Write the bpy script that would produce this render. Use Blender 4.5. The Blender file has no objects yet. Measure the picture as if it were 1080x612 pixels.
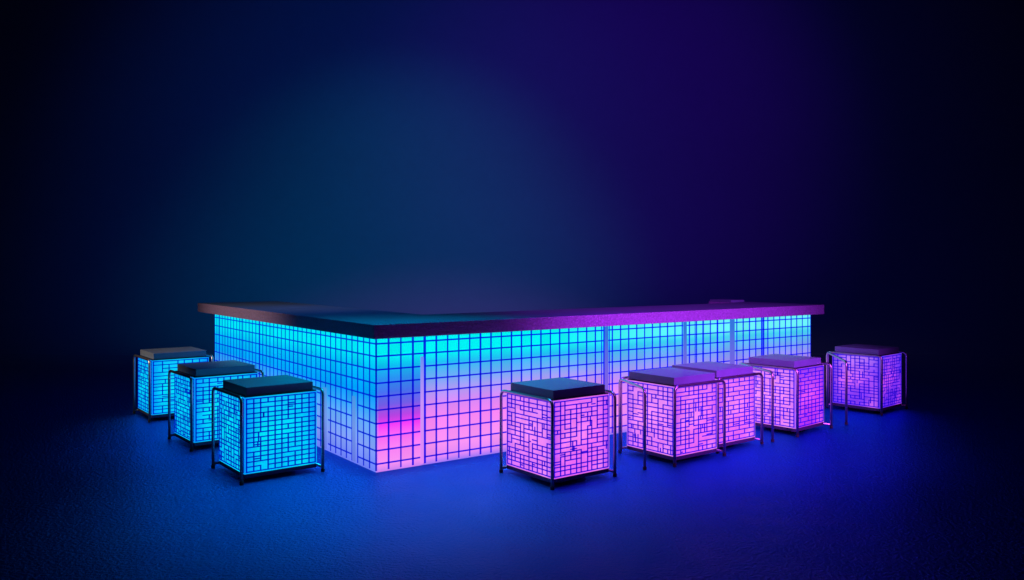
import bpy, bmesh, math, random
from mathutils import Vector, Matrix

C = bpy.context.scene.collection
SC = bpy.context.scene

# ------------------------------------------------------------ colour helpers
def lin(r, g, b):
    def f(c):
        c /= 255.0
        return c / 12.92 if c <= 0.04045 else ((c + 0.055) / 1.055) ** 2.4
    return (f(r), f(g), f(b), 1.0)

def new_mat(name):
    m = bpy.data.materials.new(name); m.use_nodes = True
    nt = m.node_tree; nt.nodes.clear()
    out = nt.nodes.new('ShaderNodeOutputMaterial')
    return m, nt, out

def principled(name, col, rough=0.5, metal=0.0, spec=0.5, bump=None, coat=0.0, rough_var=0.0, col_var=0.0, cscale=3.2):
    m, nt, out = new_mat(name)
    p = nt.nodes.new('ShaderNodeBsdfPrincipled')
    nt.links.new(p.outputs[0], out.inputs[0])
    p.inputs['Base Color'].default_value = (*col[:3], 1)
    p.inputs['Roughness'].default_value = rough
    p.inputs['Metallic'].default_value = metal
    p.inputs['Specular IOR Level'].default_value = spec
    p.inputs['Coat Weight'].default_value = coat
    tc = nt.nodes.new('ShaderNodeTexCoord')
    if rough_var or col_var:
        n = nt.nodes.new('ShaderNodeTexNoise'); n.inputs['Scale'].default_value = cscale
        n.inputs['Detail'].default_value = 7; n.inputs['Roughness'].default_value = 0.65
        nt.links.new(tc.outputs['Object'], n.inputs['Vector'])
        if rough_var:
            mr = nt.nodes.new('ShaderNodeMapRange')
            mr.inputs[1].default_value = 0.3; mr.inputs[2].default_value = 0.7
            mr.inputs[3].default_value = rough - rough_var; mr.inputs[4].default_value = rough + rough_var
            nt.links.new(n.outputs[0], mr.inputs[0]); nt.links.new(mr.outputs[0], p.inputs['Roughness'])
        if col_var:
            mx = nt.nodes.new('ShaderNodeMix'); mx.data_type = 'RGBA'
            mx.inputs[6].default_value = tuple(c * (1 - col_var) for c in col[:3]) + (1,)
            mx.inputs[7].default_value = tuple(min(1, c * (1 + col_var)) for c in col[:3]) + (1,)
            nt.links.new(n.outputs[0], mx.inputs[0]); nt.links.new(mx.outputs[2], p.inputs['Base Color'])
    if bump:
        prev = None
        for kind, scale, strength, dist in bump:
            if kind == 'noise':
                t = nt.nodes.new('ShaderNodeTexNoise'); t.inputs['Detail'].default_value = 6
                t.inputs['Roughness'].default_value = 0.6; o = t.outputs[0]
            else:
                t = nt.nodes.new('ShaderNodeTexVoronoi'); t.feature = 'SMOOTH_F1'; o = t.outputs[0]
            t.inputs['Scale'].default_value = scale
            nt.links.new(tc.outputs['Object'], t.inputs['Vector'])
            b = nt.nodes.new('ShaderNodeBump'); b.inputs['Strength'].default_value = strength
            b.inputs['Distance'].default_value = dist
            nt.links.new(o, b.inputs['Height'])
            if prev: nt.links.new(prev.outputs[0], b.inputs['Normal'])
            prev = b
        nt.links.new(prev.outputs[0], p.inputs['Normal'])
    return m

def ramp(nt, stops, fac):
    r = nt.nodes.new('ShaderNodeValToRGB')
    els = r.color_ramp.elements
    while len(els) < len(stops): els.new(0.5)
    for e, (pos, c) in zip(els, stops):
        e.position = pos; e.color = lin(*c)
    nt.links.new(fac, r.inputs[0])
    return r.outputs[0]

def mixc(nt, a, b, fac):
    m = nt.nodes.new('ShaderNodeMix'); m.data_type = 'RGBA'
    nt.links.new(fac, m.inputs[0])
    nt.links.new(a, m.inputs[6]); nt.links.new(b, m.inputs[7])
    return m.outputs[2]

def maprange(nt, src, a, b, c=0.0, d=1.0, smooth=True):
    m = nt.nodes.new('ShaderNodeMapRange')
    if smooth: m.interpolation_type = 'SMOOTHSTEP'
    for i, v in enumerate((a, b, c, d)): m.inputs[i + 1].default_value = v
    nt.links.new(src, m.inputs[0]); return m.outputs[0]

def led_material(name, build, strength=1.0, gloss=0.03, tile=None, off=(0, 0)):
    """a lit LED panel behind satin acrylic; build(nt, x, z, noise) returns its lamp colour"""
    m, nt, out = new_mat(name)
    tc = nt.nodes.new('ShaderNodeTexCoord')
    sp = nt.nodes.new('ShaderNodeSeparateXYZ'); nt.links.new(tc.outputs['Object'], sp.inputs[0])
    n = nt.nodes.new('ShaderNodeTexNoise'); n.inputs['Scale'].default_value = 1.7; n.inputs['Detail'].default_value = 2
    nt.links.new(tc.outputs['Object'], n.inputs['Vector'])
    col = build(nt, sp.outputs[0], sp.outputs[2], n.outputs[0])
    em = nt.nodes.new('ShaderNodeEmission')
    nt.links.new(col, em.inputs[0])
    # small tile to tile differences of lamp power
    if tile:
        sx, sz = tile
        v = nt.nodes.new('ShaderNodeCombineXYZ')
        for k, (s, src) in enumerate(((sx, sp.outputs[0]), (None, None), (sz, sp.outputs[2]))):
            if s:
                of = nt.nodes.new('ShaderNodeMath'); of.operation = 'SUBTRACT'; of.inputs[1].default_value = off[0 if k == 0 else 1]
                nt.links.new(src, of.inputs[0]); src = of.outputs[0]
                d = nt.nodes.new('ShaderNodeMath'); d.operation = 'DIVIDE'; d.inputs[1].default_value = s
                f = nt.nodes.new('ShaderNodeMath'); f.operation = 'FLOOR'
                nt.links.new(src, d.inputs[0]); nt.links.new(d.outputs[0], f.inputs[0])
                nt.links.new(f.outputs[0], v.inputs[k])
        w = nt.nodes.new('ShaderNodeTexWhiteNoise'); w.noise_dimensions = '3D'
        nt.links.new(v.outputs[0], w.inputs['Vector'])
        st = maprange(nt, w.outputs[0], 0, 1, strength * 0.88, strength * 1.0, False)
        nt.links.new(st, em.inputs[1])
    else:
        em.inputs[1].default_value = strength
    gl = nt.nodes.new('ShaderNodeBsdfGlossy'); gl.inputs['Roughness'].default_value = 0.25
    gl.inputs[0].default_value = (gloss, gloss, gloss, 1)
    ad = nt.nodes.new('ShaderNodeAddShader')
    nt.links.new(em.outputs[0], ad.inputs[0]); nt.links.new(gl.outputs[0], ad.inputs[1])
    nt.links.new(ad.outputs[0], out.inputs[0])
    return m

def grout_material(name, col, opaque):
    """tinted translucent plastic strip: lit from the panel behind it"""
    m, nt, out = new_mat(name)
    tr = nt.nodes.new('ShaderNodeBsdfTranslucent'); tr.inputs[0].default_value = (*col, 1)
    df = nt.nodes.new('ShaderNodeBsdfPrincipled'); df.inputs['Base Color'].default_value = (0.02, 0.03, 0.16, 1)
    df.inputs['Roughness'].default_value = 0.35
    mx = nt.nodes.new('ShaderNodeMixShader'); mx.inputs[0].default_value = opaque
    nt.links.new(tr.outputs[0], mx.inputs[1]); nt.links.new(df.outputs[0], mx.inputs[2])
    nt.links.new(mx.outputs[0], out.inputs[0])
    return m

# ------------------------------------------------------------ mesh helpers

def obj(name, bm, mats, parent=None, smooth=False, loc=(0, 0, 0), rz=0.0, bevel=0.0, recalc=True):
    if recalc: bmesh.ops.recalc_face_normals(bm, faces=bm.faces)
    me = bpy.data.meshes.new(name)
    bm.to_mesh(me); bm.free()
    for m in (mats if isinstance(mats, (list, tuple)) else [mats]): me.materials.append(m)
    o = bpy.data.objects.new(name, me); C.objects.link(o)
    o.location = loc; o.rotation_euler = (0, 0, rz)
    if parent: o.parent = parent
    if smooth:
        for p in me.polygons: p.use_smooth = True
    if bevel:
        b = o.modifiers.new('Bevel', 'BEVEL'); b.width = bevel; b.segments = 3
        b.limit_method = 'ANGLE'; b.angle_limit = math.radians(40)
    return o

def empty(name, loc, rz, label, cat, group=None):
    o = bpy.data.objects.new(name, None); C.objects.link(o)
    o.empty_display_size = 0.2
    o.location = loc; o.rotation_euler = (0, 0, rz)
    o['label'] = label; o['category'] = cat
    if group: o['group'] = group
    return o

def box(bm, x0, x1, y0, y1, z0, z1, mi=0):
    v = [bm.verts.new(p) for p in ((x0, y0, z0), (x1, y0, z0), (x1, y1, z0), (x0, y1, z0),
                                   (x0, y0, z1), (x1, y0, z1), (x1, y1, z1), (x0, y1, z1))]
    for f in ((0, 3, 2, 1), (4, 5, 6, 7), (0, 1, 5, 4), (1, 2, 6, 5), (2, 3, 7, 6), (3, 0, 4, 7)):
        bm.faces.new([v[i] for i in f]).material_index = mi

def channel(bm, x0, x1, z0, z1, y, d):
    """strip standing d in front (-y) of the plane y: front and four edges, open at the back"""
    a = [bm.verts.new(p) for p in ((x0, y, z0), (x1, y, z0), (x1, y, z1), (x0, y, z1))]
    b = [bm.verts.new(p) for p in ((x0, y - d, z0), (x1, y - d, z0), (x1, y - d, z1), (x0, y - d, z1))]
    bm.faces.new(b)
    for i in range(4):
        j = (i + 1) % 4
        bm.faces.new((a[i], a[j], b[j], b[i]))

def prism(bm, pts, z0, z1, side=0, top=0):
    lo = [bm.verts.new((x, y, z0)) for x, y in pts]
    hi = [bm.verts.new((x, y, z1)) for x, y in pts]
    bm.faces.new(list(reversed(lo))).material_index = side
    bm.faces.new(hi).material_index = top
    n = len(pts)
    for i in range(n):
        j = (i + 1) % n
        bm.faces.new((lo[i], lo[j], hi[j], hi[i])).material_index = side

def fillet(pts, r, n=6):
    out = [Vector(pts[0])]
    for i in range(1, len(pts) - 1):
        p, a, b = Vector(pts[i]), Vector(pts[i - 1]), Vector(pts[i + 1])
        da, db = (a - p), (b - p)
        rr = min(r, da.length * 0.45, db.length * 0.45)
        s, e = p + da.normalized() * rr, p + db.normalized() * rr
        for k in range(n + 1):
            t = k / n
            out.append(s * (1 - t) ** 2 + p * 2 * t * (1 - t) + e * t * t)
    out.append(Vector(pts[-1]))
    return out

def tube(bm, pts, r, seg=12):
    pts = [Vector(p) for p in pts]
    ring_prev = None; nrm = None; first = None
    for i, p in enumerate(pts):
        t = (pts[min(i + 1, len(pts) - 1)] - pts[max(i - 1, 0)]).normalized()
        if nrm is None:
            nrm = t.orthogonal().normalized()
        else:
            nrm = (nrm - t * nrm.dot(t)).normalized()
        bn = t.cross(nrm)
        ring = [bm.verts.new(p + (nrm * math.cos(a) + bn * math.sin(a)) * r)
                for a in (2 * math.pi * k / seg for k in range(seg))]
        if ring_prev:
            for k in range(seg):
                j = (k + 1) % seg
                bm.faces.new((ring_prev[k], ring_prev[j], ring[j], ring[k]))
        else:
            first = ring
        ring_prev = ring
    bm.faces.new(first); bm.faces.new(ring_prev)

# ------------------------------------------------------------ camera geometry
H = 1.5826
F = 856.6
cam = bpy.data.cameras.new('camera'); co = bpy.data.objects.new('camera', cam); C.objects.link(co)
co.location = (0, 0, H); co.rotation_euler = (math.radians(90), 0, 0)
cam.sensor_width = 36; cam.lens = F / 1080 * 36; cam.shift_y = -22.35 / 1080
cam.clip_end = 200; SC.camera = co

A = math.radians(35.93)
U = Vector((math.cos(A), math.sin(A)))          # along the long right wing, away from the corner
V = Vector((-math.sin(A), math.cos(A)))         # along the left wing, away from the corner
K = Vector((-1.055, 6.30))                      # foot of the near corner
def P(s, t): return K + U * s + V * t

# ------------------------------------------------------------ materials
M = {}
M['floor'] = principled('polished_concrete_blue_black', (0.006, 0.058, 0.21), 0.45, 0, 0.06,
                        bump=[('noise', 4, 0.3, 0.04), ('noise', 42, 0.9, 0.024), ('voronoi', 60, 0.4, 0.010)],
                        rough_var=0.09, col_var=0.35)
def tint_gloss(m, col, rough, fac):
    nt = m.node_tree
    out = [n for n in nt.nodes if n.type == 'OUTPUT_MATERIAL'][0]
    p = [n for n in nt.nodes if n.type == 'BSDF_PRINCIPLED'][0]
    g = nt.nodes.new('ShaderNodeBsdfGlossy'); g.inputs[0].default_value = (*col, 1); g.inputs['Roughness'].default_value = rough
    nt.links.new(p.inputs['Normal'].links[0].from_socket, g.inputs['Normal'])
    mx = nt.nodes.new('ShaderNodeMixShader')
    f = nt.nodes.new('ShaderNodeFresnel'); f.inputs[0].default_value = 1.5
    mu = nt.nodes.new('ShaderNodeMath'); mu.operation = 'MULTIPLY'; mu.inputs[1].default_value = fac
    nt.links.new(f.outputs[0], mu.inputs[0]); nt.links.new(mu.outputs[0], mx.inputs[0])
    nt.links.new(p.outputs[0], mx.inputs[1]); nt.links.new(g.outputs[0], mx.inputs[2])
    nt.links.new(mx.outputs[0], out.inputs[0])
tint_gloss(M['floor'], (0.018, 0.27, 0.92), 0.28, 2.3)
M['wall'] = principled('matte_backdrop', (0.30, 0.30, 0.34), 0.95, 0, 0.1, bump=[('noise', 6, 0.08, 0.01)], col_var=0.06)
M['top'] = principled('dark_stone_worktop', (0.15, 0.19, 0.27), 0.40, 0, 0.5, bump=[('noise', 90, 0.12, 0.002)],
                      rough_var=0.08, col_var=0.3)
M['edge'] = principled('hammered_bronze_edge', (0.50, 0.30, 0.56), 0.45, 0.35, 0.5,
                       bump=[('voronoi', 62, 0.6, 0.009), ('noise', 25, 0.2, 0.004)], rough_var=0.1, col_var=0.6, cscale=55)
M['seat'] = principled('dark_seat_top', (0.22, 0.25, 0.36), 0.40, 0.0, 0.6, bump=[('noise', 140, 0.15, 0.0015)],
                       rough_var=0.08, col_var=0.25)
M['metal'] = principled('dark_polished_tube', (0.75, 0.64, 0.66), 0.36, 1.0, 0.5, bump=[('noise', 60, 0.04, 0.001)], rough_var=0.06)
M['plinth'] = principled('black_plinth', (0.02, 0.02, 0.03), 0.45, 0.2, 0.5, bump=[('noise', 60, 0.1, 0.001)], col_var=0.2)
M['grout_blue'] = grout_material('deep_blue_translucent_joint', (0.045, 0.035, 1.0), 0.05)
M['grout_azure'] = grout_material('azure_translucent_joint', (0.01, 0.11, 0.95), 0.08)
M['lattice_cyan'] = grout_material('blue_translucent_lattice', (0.04, 0.035, 0.85), 0.12)
M['lattice_pink'] = grout_material('violet_translucent_lattice', (0.07, 0.025, 1.0), 0.08)
M['tray'] = principled('dark_violet_tray', (0.10, 0.08, 0.13), 0.4, 0.4, col_var=0.2)
M['rubber'] = principled('black_rubber', (0.02, 0.02, 0.02), 0.7)

def right_col(nt, x, z, n):
    a = ramp(nt, [(0, (205, 130, 250)), (.06, (255, 150, 250)), (.20, (255, 128, 250)), (.30, (255, 95, 250)), (.36, (248, 62, 250)),
                  (.43, (190, 70, 235)), (.52, (118, 95, 238)), (.62, (70, 115, 245)), (.72, (40, 145, 245)), (.82, (10, 190, 245)), (.90, (0, 245, 250))], z)
    b = ramp(nt, [(0, (150, 120, 252)), (.05, (230, 140, 252)), (.15, (255, 152, 250)), (.36, (255, 138, 250)), (.48, (225, 140, 252)),
                  (.60, (175, 160, 252)), (.70, (110, 175, 252)), (.82, (30, 195, 250)), (.90, (0, 248, 250))], z)
    c = ramp(nt, [(0, (150, 110, 252)), (.1, (225, 130, 252)), (.35, (215, 135, 252)), (.55, (170, 140, 252)), (.70, (120, 165, 252)),
                  (.85, (70, 215, 250)), (.93, (110, 250, 255))], z)
    m = mixc(nt, a, b, maprange(nt, x, 0.39, 0.425))
    return mixc(nt, m, c, maprange(nt, x, 1.6, 4.2))

def left_col(nt, x, z, n):
    a = ramp(nt, [(0, (110, 110, 255)), (.15, (130, 130, 255)), (.35, (120, 150, 255)), (.50, (60, 160, 255)),
                  (.62, (0, 170, 255)), (.80, (0, 200, 255)), (.92, (0, 240, 255))], z)
    b = ramp(nt, [(0, (110, 130, 255)), (.18, (135, 165, 255)), (.36, (105, 175, 255)), (.48, (50, 170, 255)),
                  (.60, (0, 160, 255)), (.80, (0, 195, 255)), (.92, (0, 240, 255))], z)
    return mixc(nt, a, b, maprange(nt, x, 1.5, 3.6))

M['panel_right'] = led_material('lit_panel_cyan_to_pink', right_col, 1.0, tile=(0.10804, 0.1045), off=(0, 0.066))
M['panel_left'] = led_material('lit_panel_cyan_to_lavender', left_col, 1.0, tile=(0.10804, 0.1045), off=(4.30 % 0.10804, 0.066))
def post_r(nt, x, z, n):
    return ramp(nt, [(0, (235, 140, 250)), (.5, (205, 150, 252)), (.80, (130, 150, 250)), (.95, (60, 140, 245))], z)
def post_far(nt, x, z, n):
    return ramp(nt, [(0, (160, 110, 250)), (.5, (135, 105, 250)), (.80, (95, 120, 250)), (.95, (60, 130, 245))], z)
def post_l(nt, x, z, n):
    return ramp(nt, [(0, (110, 130, 250)), (.3, (125, 165, 255)), (.6, (60, 165, 250)), (.95, (0, 170, 250))], z)
M['post_right'] = led_material('lilac_light_post', post_r, 0.95)
M['post_far'] = led_material('violet_light_post', post_far, 0.8)
M['post_left'] = led_material('pale_blue_light_post', post_l, 0.8)

def stool_led(name, cols, strength=1.0):
    rimc = cols[5]
    def build(nt, x, z, n):
        lo = ramp(nt, [(0, cols[0]), (.35, cols[1]), (.62, cols[2])], z)
        hi = ramp(nt, [(0, cols[3]), (.35, cols[3]), (.62, cols[4])], z)
        c = mixc(nt, lo, hi, maprange(nt, n, 0.42, 0.62))
        # centre-bright backlight painted into the emission colour: rim tiles dimmer and deeper
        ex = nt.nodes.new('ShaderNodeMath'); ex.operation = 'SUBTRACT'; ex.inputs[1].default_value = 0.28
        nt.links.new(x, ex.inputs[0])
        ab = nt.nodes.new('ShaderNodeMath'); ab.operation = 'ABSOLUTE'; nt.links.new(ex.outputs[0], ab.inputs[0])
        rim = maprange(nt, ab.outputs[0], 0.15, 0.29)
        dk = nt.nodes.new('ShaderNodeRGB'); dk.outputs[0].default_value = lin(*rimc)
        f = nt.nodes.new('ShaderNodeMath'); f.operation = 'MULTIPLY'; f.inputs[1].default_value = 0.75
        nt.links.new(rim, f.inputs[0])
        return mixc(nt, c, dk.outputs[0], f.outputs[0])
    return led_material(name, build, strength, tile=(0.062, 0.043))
CY = [(0, 195, 255), (0, 215, 255), (0, 190, 255), (0, 235, 255), (10, 200, 255), (0, 140, 255)]
CY2 = [(0, 185, 250), (0, 210, 255), (0, 180, 255), (0, 225, 255), (0, 185, 255), (0, 130, 255)]
PK = [(235, 100, 252), (252, 120, 252), (225, 110, 252), (255, 140, 255), (240, 115, 252), (190, 70, 252)]
PKL = [(225, 115, 252), (248, 140, 252), (225, 140, 253), (255, 150, 255), (225, 125, 252), (185, 100, 252)]
MG = [(170, 45, 245), (220, 70, 250), (170, 60, 248), (240, 90, 252), (150, 60, 248), (110, 35, 240)]
VL = [(100, 35, 240), (130, 50, 248), (90, 60, 250), (215, 80, 250), (140, 60, 250), (60, 30, 235)]
VLL = [(115, 50, 248), (160, 70, 250), (125, 75, 250), (225, 110, 252), (185, 125, 252), (90, 45, 240)]
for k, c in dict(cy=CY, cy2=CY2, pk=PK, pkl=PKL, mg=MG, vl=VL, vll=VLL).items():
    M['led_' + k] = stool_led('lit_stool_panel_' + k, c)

# ------------------------------------------------------------ setting: floor and backdrop
bm = bmesh.new()
NX = 1
v = [bm.verts.new(p) for p in ((-30, -8, 0), (30, -8, 0), (30, 15, 0), (-30, 15, 0))]
bm.faces.new(v)
fl = obj('floor', bm, M['floor']); fl['kind'] = 'structure'

bm = bmesh.new()
prof = [(15.0, -0.004), (15.004, 0.0)]
R_ = 4.0
for k in range(1, 25):
    a = k / 24 * math.pi / 2
    prof.append((15.004 + R_ * math.sin(a), R_ * (1 - math.cos(a))))
prof.append((15.004 + R_, 16.0))
rows = [[bm.verts.new((x, y, z)) for x in (-30, -10, 10, 30)] for y, z in prof]
for i in range(len(rows) - 1):
    for j in range(3):
        bm.faces.new((rows[i][j], rows[i][j + 1], rows[i + 1][j + 1], rows[i + 1][j]))
wl = obj('backdrop', bm, M['wall'], smooth=True, recalc=False); wl['kind'] = 'structure'

# the polished floor turns into the matt sweep between 9 and 14.5 m
nt = M['floor'].node_tree
outn = [n for n in nt.nodes if n.type == 'OUTPUT_MATERIAL'][0]
src = outn.inputs[0].links[0].from_socket
df = nt.nodes.new('ShaderNodeBsdfDiffuse'); df.inputs[0].default_value = (0.30, 0.30, 0.34, 1)
tc = nt.nodes.new('ShaderNodeTexCoord'); sp = nt.nodes.new('ShaderNodeSeparateXYZ')
nt.links.new(tc.outputs['Object'], sp.inputs[0])
mx = nt.nodes.new('ShaderNodeMixShader')
nt.links.new(maprange(nt, sp.outputs[1], 9.0, 14.5), mx.inputs[0])
nt.links.new(src, mx.inputs[1]); nt.links.new(df.outputs[0], mx.inputs[2]); nt.links.new(mx.outputs[0], outn.inputs[0])

# ------------------------------------------------------------ bar counter
PIT = 0.10804; RP = 0.1045; HB = 1.04; TOPZ = 1.152
LR, LL = 5.676, 4.30
bar = empty('bar_counter', (K.x, K.y, 0), 0, 'long glowing tiled bar counter with a dark worktop, cyan fading to pink', 'bar counter')
def rel(p, z=0): return (p.x - K.x, p.y - K.y, z)

def sheet(w, h, z0=0.0):
    bm = bmesh.new(); box(bm, 0, w, 0, 0.02, z0, h); return bm

# right wing panel: local x along U from the corner, outward -y
pr = obj('tiled_panel', sheet(LR, HB, 0.002), M['panel_right'], bar, loc=(0, 0, 0), rz=A)
pr['label'] = 'long tiled panel glowing cyan above and pink below'
# left wing panel: local x from the far end to the corner
le = P(0, LL)
pl_ = obj('tiled_panel', sheet(LL, HB, 0.002), M['panel_left'], bar, loc=rel(le), rz=A - math.pi / 2)
pl_['label'] = 'tiled panel glowing cyan above and pale lavender below'

def sx_right(x):
    t = (x - 540) / F; return (t * K.y - K.x) / (U.x - U.y * t)
def sx_left(x):
    t = (x - 540) / F; return (K.x - K.y * t) / (-V.x + V.y * t)

hz = [0.066 + RP * i for i in range(9)] + [0.985]
hz = [0.066 + RP * i for i in range(9)] + [1.0]
posts_r = [(4 * PIT - 0.0265, 0.030, 0.88, 'post_right'), (sx_right(639.2), 0.045, HB, 'post_far'),
           (sx_right(722), 0.048, HB, 'post_far'), (sx_right(771.8), 0.075, HB, 'post_far')]
random.seed(4)
bm = bmesh.new()
W = 0.0145; D = 0.0035
xs = []
s = 0.0
while s < LR - 0.02:
    xs.append(s); s += PIT
xs = [x for x in xs]
# finer uprights toward the far end, as in the photograph
ext = [sx_right(x) for x in (634.4, 642.5, 733, 741, 757, 783.5, 797.2, 805.2, 834, 840)]
xs_all = sorted(xs + ext)
def inpost(x, posts, m=0.0): return any(abs(x - p[0]) < p[1] / 2 + m for p in posts)
for i, x in enumerate(xs_all):
    w = W * (0.6 if x in ext else random.choice((0.8, 1.0, 1.0, 1.15)))
    if abs(x - 4 * PIT) < 0.01: w = 0.022
    if abs(x - sx_right(804.8)) < 0.03: w = 0.024
    if inpost(x, posts_r[1:]): continue
    channel(bm, max(x - w / 2, 0.0), min(x + w / 2, LR), 0.014, HB - 0.002, 0, D)
channel(bm, LR - 0.008, LR, 0.014, HB - 0.002, 0, D)
cuts = [0.0] + [c for p in posts_r for c in (p[0] - p[1] / 2, p[0] + p[1] / 2)] + [LR]
for z in hz:
    segs = [(cuts[i], cuts[i + 1]) for i in range(0, len(cuts), 2)]
    if z > 0.88: segs = [(0.0, cuts[3])] + segs[2:]
    for a, b in segs:
        channel(bm, a, b, z - 0.0062, z + 0.0062, 0, D - 0.0008)
obj('tile_joints', bm, M['grout_blue'], pr)
for px, w, h, mk in posts_r:
    bm = bmesh.new(); box(bm, px - w / 2 + 0.001, px + w / 2 - 0.001, -0.012, -0.0005, 0.016, h - 0.003)
    obj('light_post', bm, M[mk], pr, bevel=0.004)

bm = bmesh.new()
posts_l = [(LL - sx_left(373.8), 0.055, 0.55, 'post_left'), (LL - sx_left(343), 0.075, 0.55, 'post_left')]
s = LL
xl = []
while s > 0.02:
    xl.append(s); s -= PIT
for x in xl:
    z0 = 0.014
    if inpost(x, posts_l): z0 = 0.55
    w = W * random.choice((0.75, 0.9, 1.0))
    channel(bm, x - w / 2, min(x + w / 2, LL), z0, HB - 0.002, 0, D)
for x in (0.17, 0.41, 1.03, 1.62):
    channel(bm, x - 0.003, x + 0.003, 0.014, HB - 0.002, 0, D)
channel(bm, 0, 0.007, 0.014, HB - 0.002, 0, D)
pc = sorted(posts_l)
cl = [0.0] + [c for p in pc for c in (p[0] - p[1] / 2 - 0.03, p[0] + p[1] / 2 + 0.03)] + [LL]
for z in hz:
    segs = [(cl[i], cl[i + 1]) for i in range(0, len(cl), 2)] if z < 0.55 else [(0.0, LL)]
    for a, b in segs: channel(bm, a, b, z - 0.0058, z + 0.0058, 0, D - 0.0008)
obj('tile_joints', bm, M['grout_azure'], pl_)
for px, w, h, mk in posts_l:
    bm = bmesh.new(); box(bm, px - w / 2 + 0.001, px + w / 2 - 0.001, -0.010, -0.0005, 0.016, h - 0.003)
    obj('light_post', bm, M[mk], pl_, bevel=0.004)

# dark carcass behind the panels, U shaped in plan
def PR(s, t): return rel(P(s, t))[:2]
DB = 0.72
TH = 0.024
RET = 1.5
bm = bmesh.new()
prism(bm, [PR(TH, TH), PR(LR, TH), PR(LR, 1.30), PR(LR - 0.1, 1.30), PR(LR - 0.1, DB), PR(DB, DB), PR(DB, LL), PR(TH, LL)], 0.004, HB - 0.003)
obj('carcass', bm, M['plinth'], bar)
# worktop
OV = 0.035; EL = 4.93; ER = 5.90; DW = 0.97
out = [PR(-OV, -OV), PR(ER, -OV), PR(ER, 1.42), PR(5.53, 1.42), PR(5.53, DW), PR(DW, DW), PR(DW, EL), PR(-OV, EL)]
bm = bmesh.new(); prism(bm, out, HB, TOPZ, 1, 0)
obj('worktop', bm, [M['top'], M['edge']], bar, bevel=0.004)
# low upstand at the far end of the return
bm = bmesh.new(); prism(bm, [PR(5.54, 1.06), PR(5.80, 1.06), PR(5.80, 1.41), PR(5.54, 1.41)], TOPZ, TOPZ + 0.028)
obj('upstand', bm, M['top'], bar, bevel=0.003)

# ------------------------------------------------------------ stools
def lattice(bm, w, h, z0, seed, style):
    """irregular woven lattice of thin strips over a lit panel"""
    rnd = random.Random(seed)
    lw = 0.0104; d = 0.0024
    nx = {'brick': 7, 'fine': 10, 'mixed': 9, 'grid': 10}[style]; nz = {'brick': 14, 'fine': 16, 'mixed': 15, 'grid': 15}[style]
    jit = 0.06 if style == 'grid' else 0.16
    x = [0.014]
    for i in range(nx - 1): x.append(0.014 + (w - 0.028) * (i + 1 + rnd.uniform(-jit, jit)) / nx)
    x.append(w - 0.014)
    z = [z0 + 0.014]
    for i in range(nz - 1): z.append(z0 + 0.014 + (h - 0.026) * (i + 1 + rnd.uniform(-jit * .7, jit * .7)) / nz)
    z.append(z0 + h - 0.012)
    pv = {'brick': 0.44, 'fine': 0.80, 'mixed': 0.72, 'grid': 0.93}[style]
    ph = {'brick': 0.98, 'fine': 0.87, 'mixed': 0.92, 'grid': 0.96}[style]
    def hl(a, b, zz): channel(bm, a - lw / 2, b + lw / 2, zz - lw * .42, zz + lw * .42, 0, d)
    def vl(xx, a, b): channel(bm, xx - lw / 2, xx + lw / 2, a, b, 0, d + 0.0005)
    for j, zz in enumerate(z):
        run = None
        for i in range(len(x) - 1):
            keep = j in (0, len(z) - 1) or rnd.random() < ph
            if keep:
                if run is None: run = x[i]
                last = x[i + 1]
            if run is not None and (not keep or i == len(x) - 2):
                hl(run, last, zz); run = None
    for i, xx in enumerate(x):
        for j in range(len(z) - 1):
            edge = i in (0, len(x) - 1)
            if edge or rnd.random() < (pv if (i + j) % 2 or style != 'brick' else pv + 0.5):
                vl(xx, z[j], z[j + 1])
    # extra small divisions
    for _ in range({'brick': 9, 'fine': 12, 'mixed': 14, 'grid': 8}[style]):
        i = rnd.randrange(len(x) - 1); j = rnd.randrange(len(z) - 2)
        f = rnd.uniform(0.3, 0.7)
        if rnd.random() < 0.55:
            vl(x[i] + (x[i + 1] - x[i]) * f, z[j], z[j + 1 + rnd.choice((0, 0, 1))])
        else:
            hl(x[i], x[i + 1] if rnd.random() < .6 else x[i] + (x[i + 1] - x[i]) * f, z[j] + (z[j + 1] - z[j]) * f)

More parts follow.
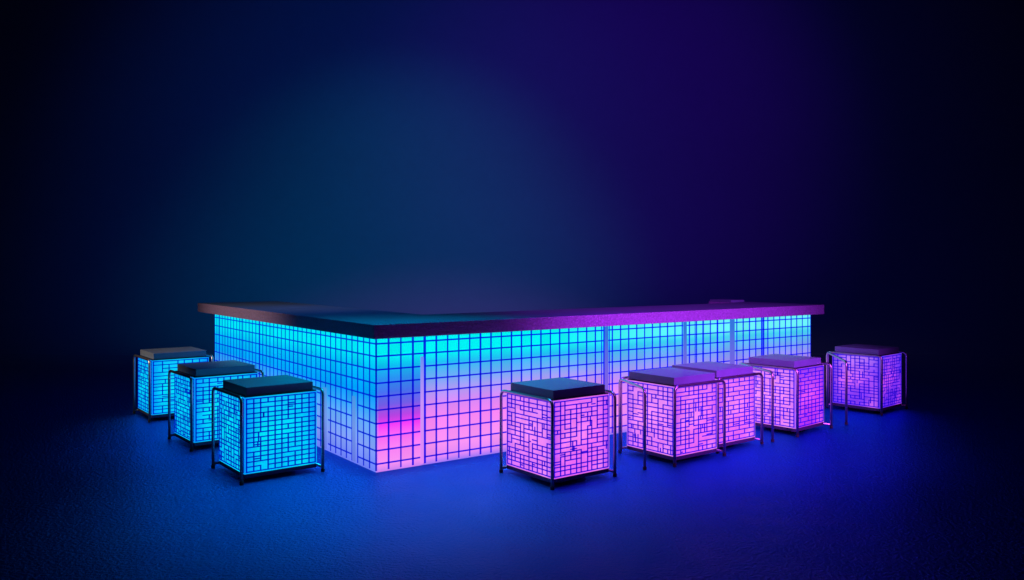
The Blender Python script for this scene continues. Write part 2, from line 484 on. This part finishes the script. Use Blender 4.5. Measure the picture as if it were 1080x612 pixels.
def stool(near, deg, label, left, right, lat, style, seed, fr='left', h=0.70, kick=None, offset=0.0, fs=0.64, SS=0.51, BSZ=0.56, style2=None):
    """near = floor point under the near seat corner; local +x right face, +y left face"""
    rz = math.radians(deg)
    st = empty('bar_stool', (near[0], near[1], 0), rz, label, 'bar stool', 'glowing cube stools around the bar')
    e = (BSZ - SS) / 2
    bx0, bx1 = -e, SS + e
    zb, zt = 0.062, h - 0.072
    # seat
    bm = bmesh.new(); box(bm, 0, SS, 0, SS, h - 0.062, h)
    obj('seat', bm, M['seat'], st, bevel=0.0025)
    # dark tray and plinth
    bm = bmesh.new(); box(bm, bx0 + 0.004, bx1 - 0.004, bx0 + 0.004, bx1 - 0.004, zt + 0.001, h - 0.063)
    obj('top_tray', bm, M['plinth'], st)
    bm = bmesh.new(); box(bm, bx0 + 0.13, bx1 - 0.13, bx0 + 0.13, bx1 - 0.13, 0.001, zb - 0.031)
    obj('plinth', bm, M['plinth'], st)
    bm = bmesh.new(); box(bm, bx0 + 0.002, bx1 - 0.002, bx0 + 0.002, bx1 - 0.002, zb - 0.030, zb - 0.0005)
    obj('bottom_tray', bm, M['tray'], st)
    w = BSZ
    # faces: (origin, rotation, material)
    faces = [((bx0, bx0), 0, right), ((bx0, bx1), -90, left), ((bx1, bx0), 90, right), ((bx1, bx1), 180, left)]
    for k, ((ox, oy), a, mk) in enumerate(faces):
        ar = math.radians(a)
        bm = bmesh.new(); box(bm, 0.0145, w - 0.0145, 0, 0.012, zb, zt)
        f = obj('light_panel', bm, M[mk], st, loc=(ox, oy, 0), rz=ar)
        bm = bmesh.new(); lattice(bm, w, zt - zb, zb, seed * 10 + k, style if k % 2 else (style2 or style))
        obj('lattice', bm, M[lat], f)
    # translucent lit corner posts
    for cx, cy in ((bx0, bx0), (bx1, bx0), (bx1, bx1), (bx0, bx1)):
        sx = 1 if cx == bx0 else -1; sy = 1 if cy == bx0 else -1
        bm = bmesh.new()
        xa, xb = sorted((cx, cx + sx * 0.0135)); ya, yb = sorted((cy, cy + sy * 0.0135))
        box(bm, xa, xb, ya, yb, zb, zt)
        obj('corner_post', bm, M[left], st)
    # tube frame
    g = (fs - SS) / 2
    a0, a1 = -g, SS + g
    r = 0.0122; zr = h - 0.062
    def frame_loop(pts, name='leg_loop', rr=0.05):
        bm = bmesh.new(); tube(bm, fillet(pts, rr), r)
        return obj(name, bm, M['metal'], st, smooth=True)
    def foot(x, y):
        bm = bmesh.new(); tube(bm, [(x, y, 0.0), (x, y, 0.022)], r + 0.003)
        obj('rubber_foot', bm, M['rubber'], st)
    N, L, Rr, B = (a0, a0), (a0, a1), (a1, a0), (a1, a1)
    def U_(p, q, z=zr):
        frame_loop([(*p, 0.012), (*p, z), (*q, z), (*q, 0.012)])
        foot(*p); foot(*q)
    if fr in ('left', 'kick'):
        U_(N, L); U_(Rr, B)
    if fr == 'right':
        U_(N, Rr); U_(L, B)
    # floor rails on the two hidden sides
    for p, q in ((L, B), (Rr, B)):
        bm = bmesh.new(); tube(bm, [(p[0], p[1], 0.035), (q[0], q[1], 0.035)], r * 0.85)
        obj('floor_rail', bm, M['metal'], st, smooth=True)
    if kick:
        c, s_ = math.cos(-rz), math.sin(-rz)
        dx, dy = kick[0] - near[0], kick[1] - near[1]
        kx, ky = dx * c - dy * s_, dx * s_ + dy * c
        q = L
        dirv = Vector((kx - q[0], ky - q[1])).normalized() * 0.026
        p0 = (q[0] + dirv.x, q[1] + dirv.y)
        frame_loop([(*p0, 0.012), (*p0, zr - 0.003), (kx, ky, zr - 0.003), (kx, ky, 0.012)], 'foot_loop')
        foot(kx, ky)
    return st

def ground(x, y):
    Y = F * H / (y - 283.65); return ((x - 540) * Y / F, Y)
def seatpt(x, y, h=0.70):
    Y = F * (H - h) / (y - 283.65); return ((x - 540) * Y / F, Y)

stool(seatpt(161.9, 373), 38, 'farthest glowing cyan stool left of the bar, outermost in its row', 'led_cy2', 'led_cy', 'lattice_cyan', 'brick', 11, SS=0.54, BSZ=0.58)
stool(seatpt(206.7, 389.8), 39, 'middle one of the three cyan stools in a row left of the bar', 'led_cy2', 'led_cy', 'lattice_cyan', 'mixed', 12, SS=0.53, BSZ=0.57)
stool(seatpt(260, 409), 38, 'nearest and largest of the three cyan stools beside the bar\'s left face', 'led_cy', 'led_cy', 'lattice_cyan', 'fine', 13, style2='grid', SS=0.525, BSZ=0.57)
stool(seatpt(583.5, 412), 37, 'lone pink stool nearest the camera, in front of the bar\'s long face', 'led_pkl', 'led_pk', 'lattice_pink', 'fine', 14, SS=0.515, BSZ=0.56, fs=0.62)
s5 = seatpt(711, 398.6)
stool(s5, 37, 'pink stool with an extra bent leg, nearer one of the touching pair', 'led_pkl', 'led_pk', 'lattice_pink', 'mixed', 15, SS=0.51, BSZ=0.535, fr='right', kick=ground(680, 495.4), fs=0.62)
s6 = (s5[0] + 0.522 * math.cos(math.radians(37)), s5[1] + 0.522 * math.sin(math.radians(37)))
s6 = seatpt(755.8, 391)
stool(s6, 37, 'pink stool with brick-like lattice, pushed against the far side of its twin', 'led_pkl', 'led_pk', 'lattice_pink', 'brick', 16, SS=0.51, BSZ=0.535, fr='right', fs=0.62)
stool(seatpt(838, 381.3), 41, 'magenta and pale pink stool standing in front of the bar\'s far right end', 'led_pkl', 'led_mg', 'lattice_pink', 'fine', 17, style2='brick', SS=0.50, BSZ=0.54, kick=ground(814.8, 466))
stool(seatpt(926.7, 369), 41, 'violet stool standing alone at the far right beyond the bar end', 'led_vll', 'led_vl', 'lattice_pink', 'fine', 18, SS=0.50, BSZ=0.54, fs=0.62, kick=ground(892.6, 447.8))

# ------------------------------------------------------------ lamps
def spot(name, loc, target, col, power, size, blend=1.0, rad=0.3):
    l = bpy.data.lights.new(name, 'SPOT'); l.color = col; l.energy = power
    l.spot_size = math.radians(size); l.spot_blend = blend; l.shadow_soft_size = rad
    o = bpy.data.objects.new(name, l); C.objects.link(o); o.location = loc
    o.rotation_euler = (Vector(target) - Vector(loc)).to_track_quat('-Z', 'Y').to_euler()
    return o
# washes on the backdrop
spot('backdrop_lamp_teal', (-1.8, 10.5, 8.0), (-2.7, 19, 0.9), (0.0, 0.40, 0.70), 640, 68)
spot('backdrop_lamp_blue', (-3.0, 5.5, 9.5), (-3.4, 19, 3.2), (0.0, 0.12, 0.75), 950, 66)
spot('backdrop_lamp_violet', (3.6, 7.0, 9.0), (2.3, 19, 5.0), (0.12, 0.0, 0.85), 1000, 60)
spot('backdrop_lamp_navy', (0.5, 5.0, 11.0), (0.6, 19, 4.2), (0.008, 0.03, 0.8), 800, 92)
# coloured pools on the floor and tops
spot('floor_lamp_blue', (-0.9, 7.0, 7.5), (-0.85, 5.9, 0), (0.0, 0.50, 0.95), 1800, 30, rad=0.6)
spot('floor_lamp_indigo', (1.8, 7.6, 7.5), (1.2, 6.7, 0), (0.07, 0.01, 1.0), 1300, 26, rad=0.6)
spot('stool_fill_violet', (0.9, 5.2, 5.5), (0.4, 6.25, 0.7), (0.42, 0.06, 1.0), 260, 19, rad=0.3)  # unseen fill spot, added to tint the near seats violet
spot('worktop_fill_blue', (-2.4, 9.4, 6.0), (-2.2, 8.4, 1.1), (0.02, 0.22, 1.0), 360, 40, rad=0.4)  # added fill from above, lifts the left worktop towards blue
# side washes on edges
spot('side_lamp_magenta', (4.3, 2.6, 3.9), (2.1, 8.0, 0.9), (0.50, 0.055, 1.0), 4000, 42, rad=0.3)
spot('edge_fill_warm', (-8.0, 5.2, 3.6), (-3.1, 9.0, 0.9), (1.0, 0.84, 0.58), 850, 30, rad=0.3)  # weak unseen fill added at the left to turn the edges brown

w = bpy.data.worlds.new('World'); SC.world = w; w.use_nodes = True
bg = w.node_tree.nodes['Background']; bg.inputs[0].default_value = (0.003, 0.004, 0.03, 1); bg.inputs[1].default_value = 0.25

SC.render.engine = 'CYCLES'
SC.view_settings.view_transform = 'Standard'; SC.view_settings.look = 'None'
SC.view_settings.exposure = 0; SC.view_settings.gamma = 1
SC.cycles.max_bounces = 6
SC.cycles.use_denoising = True
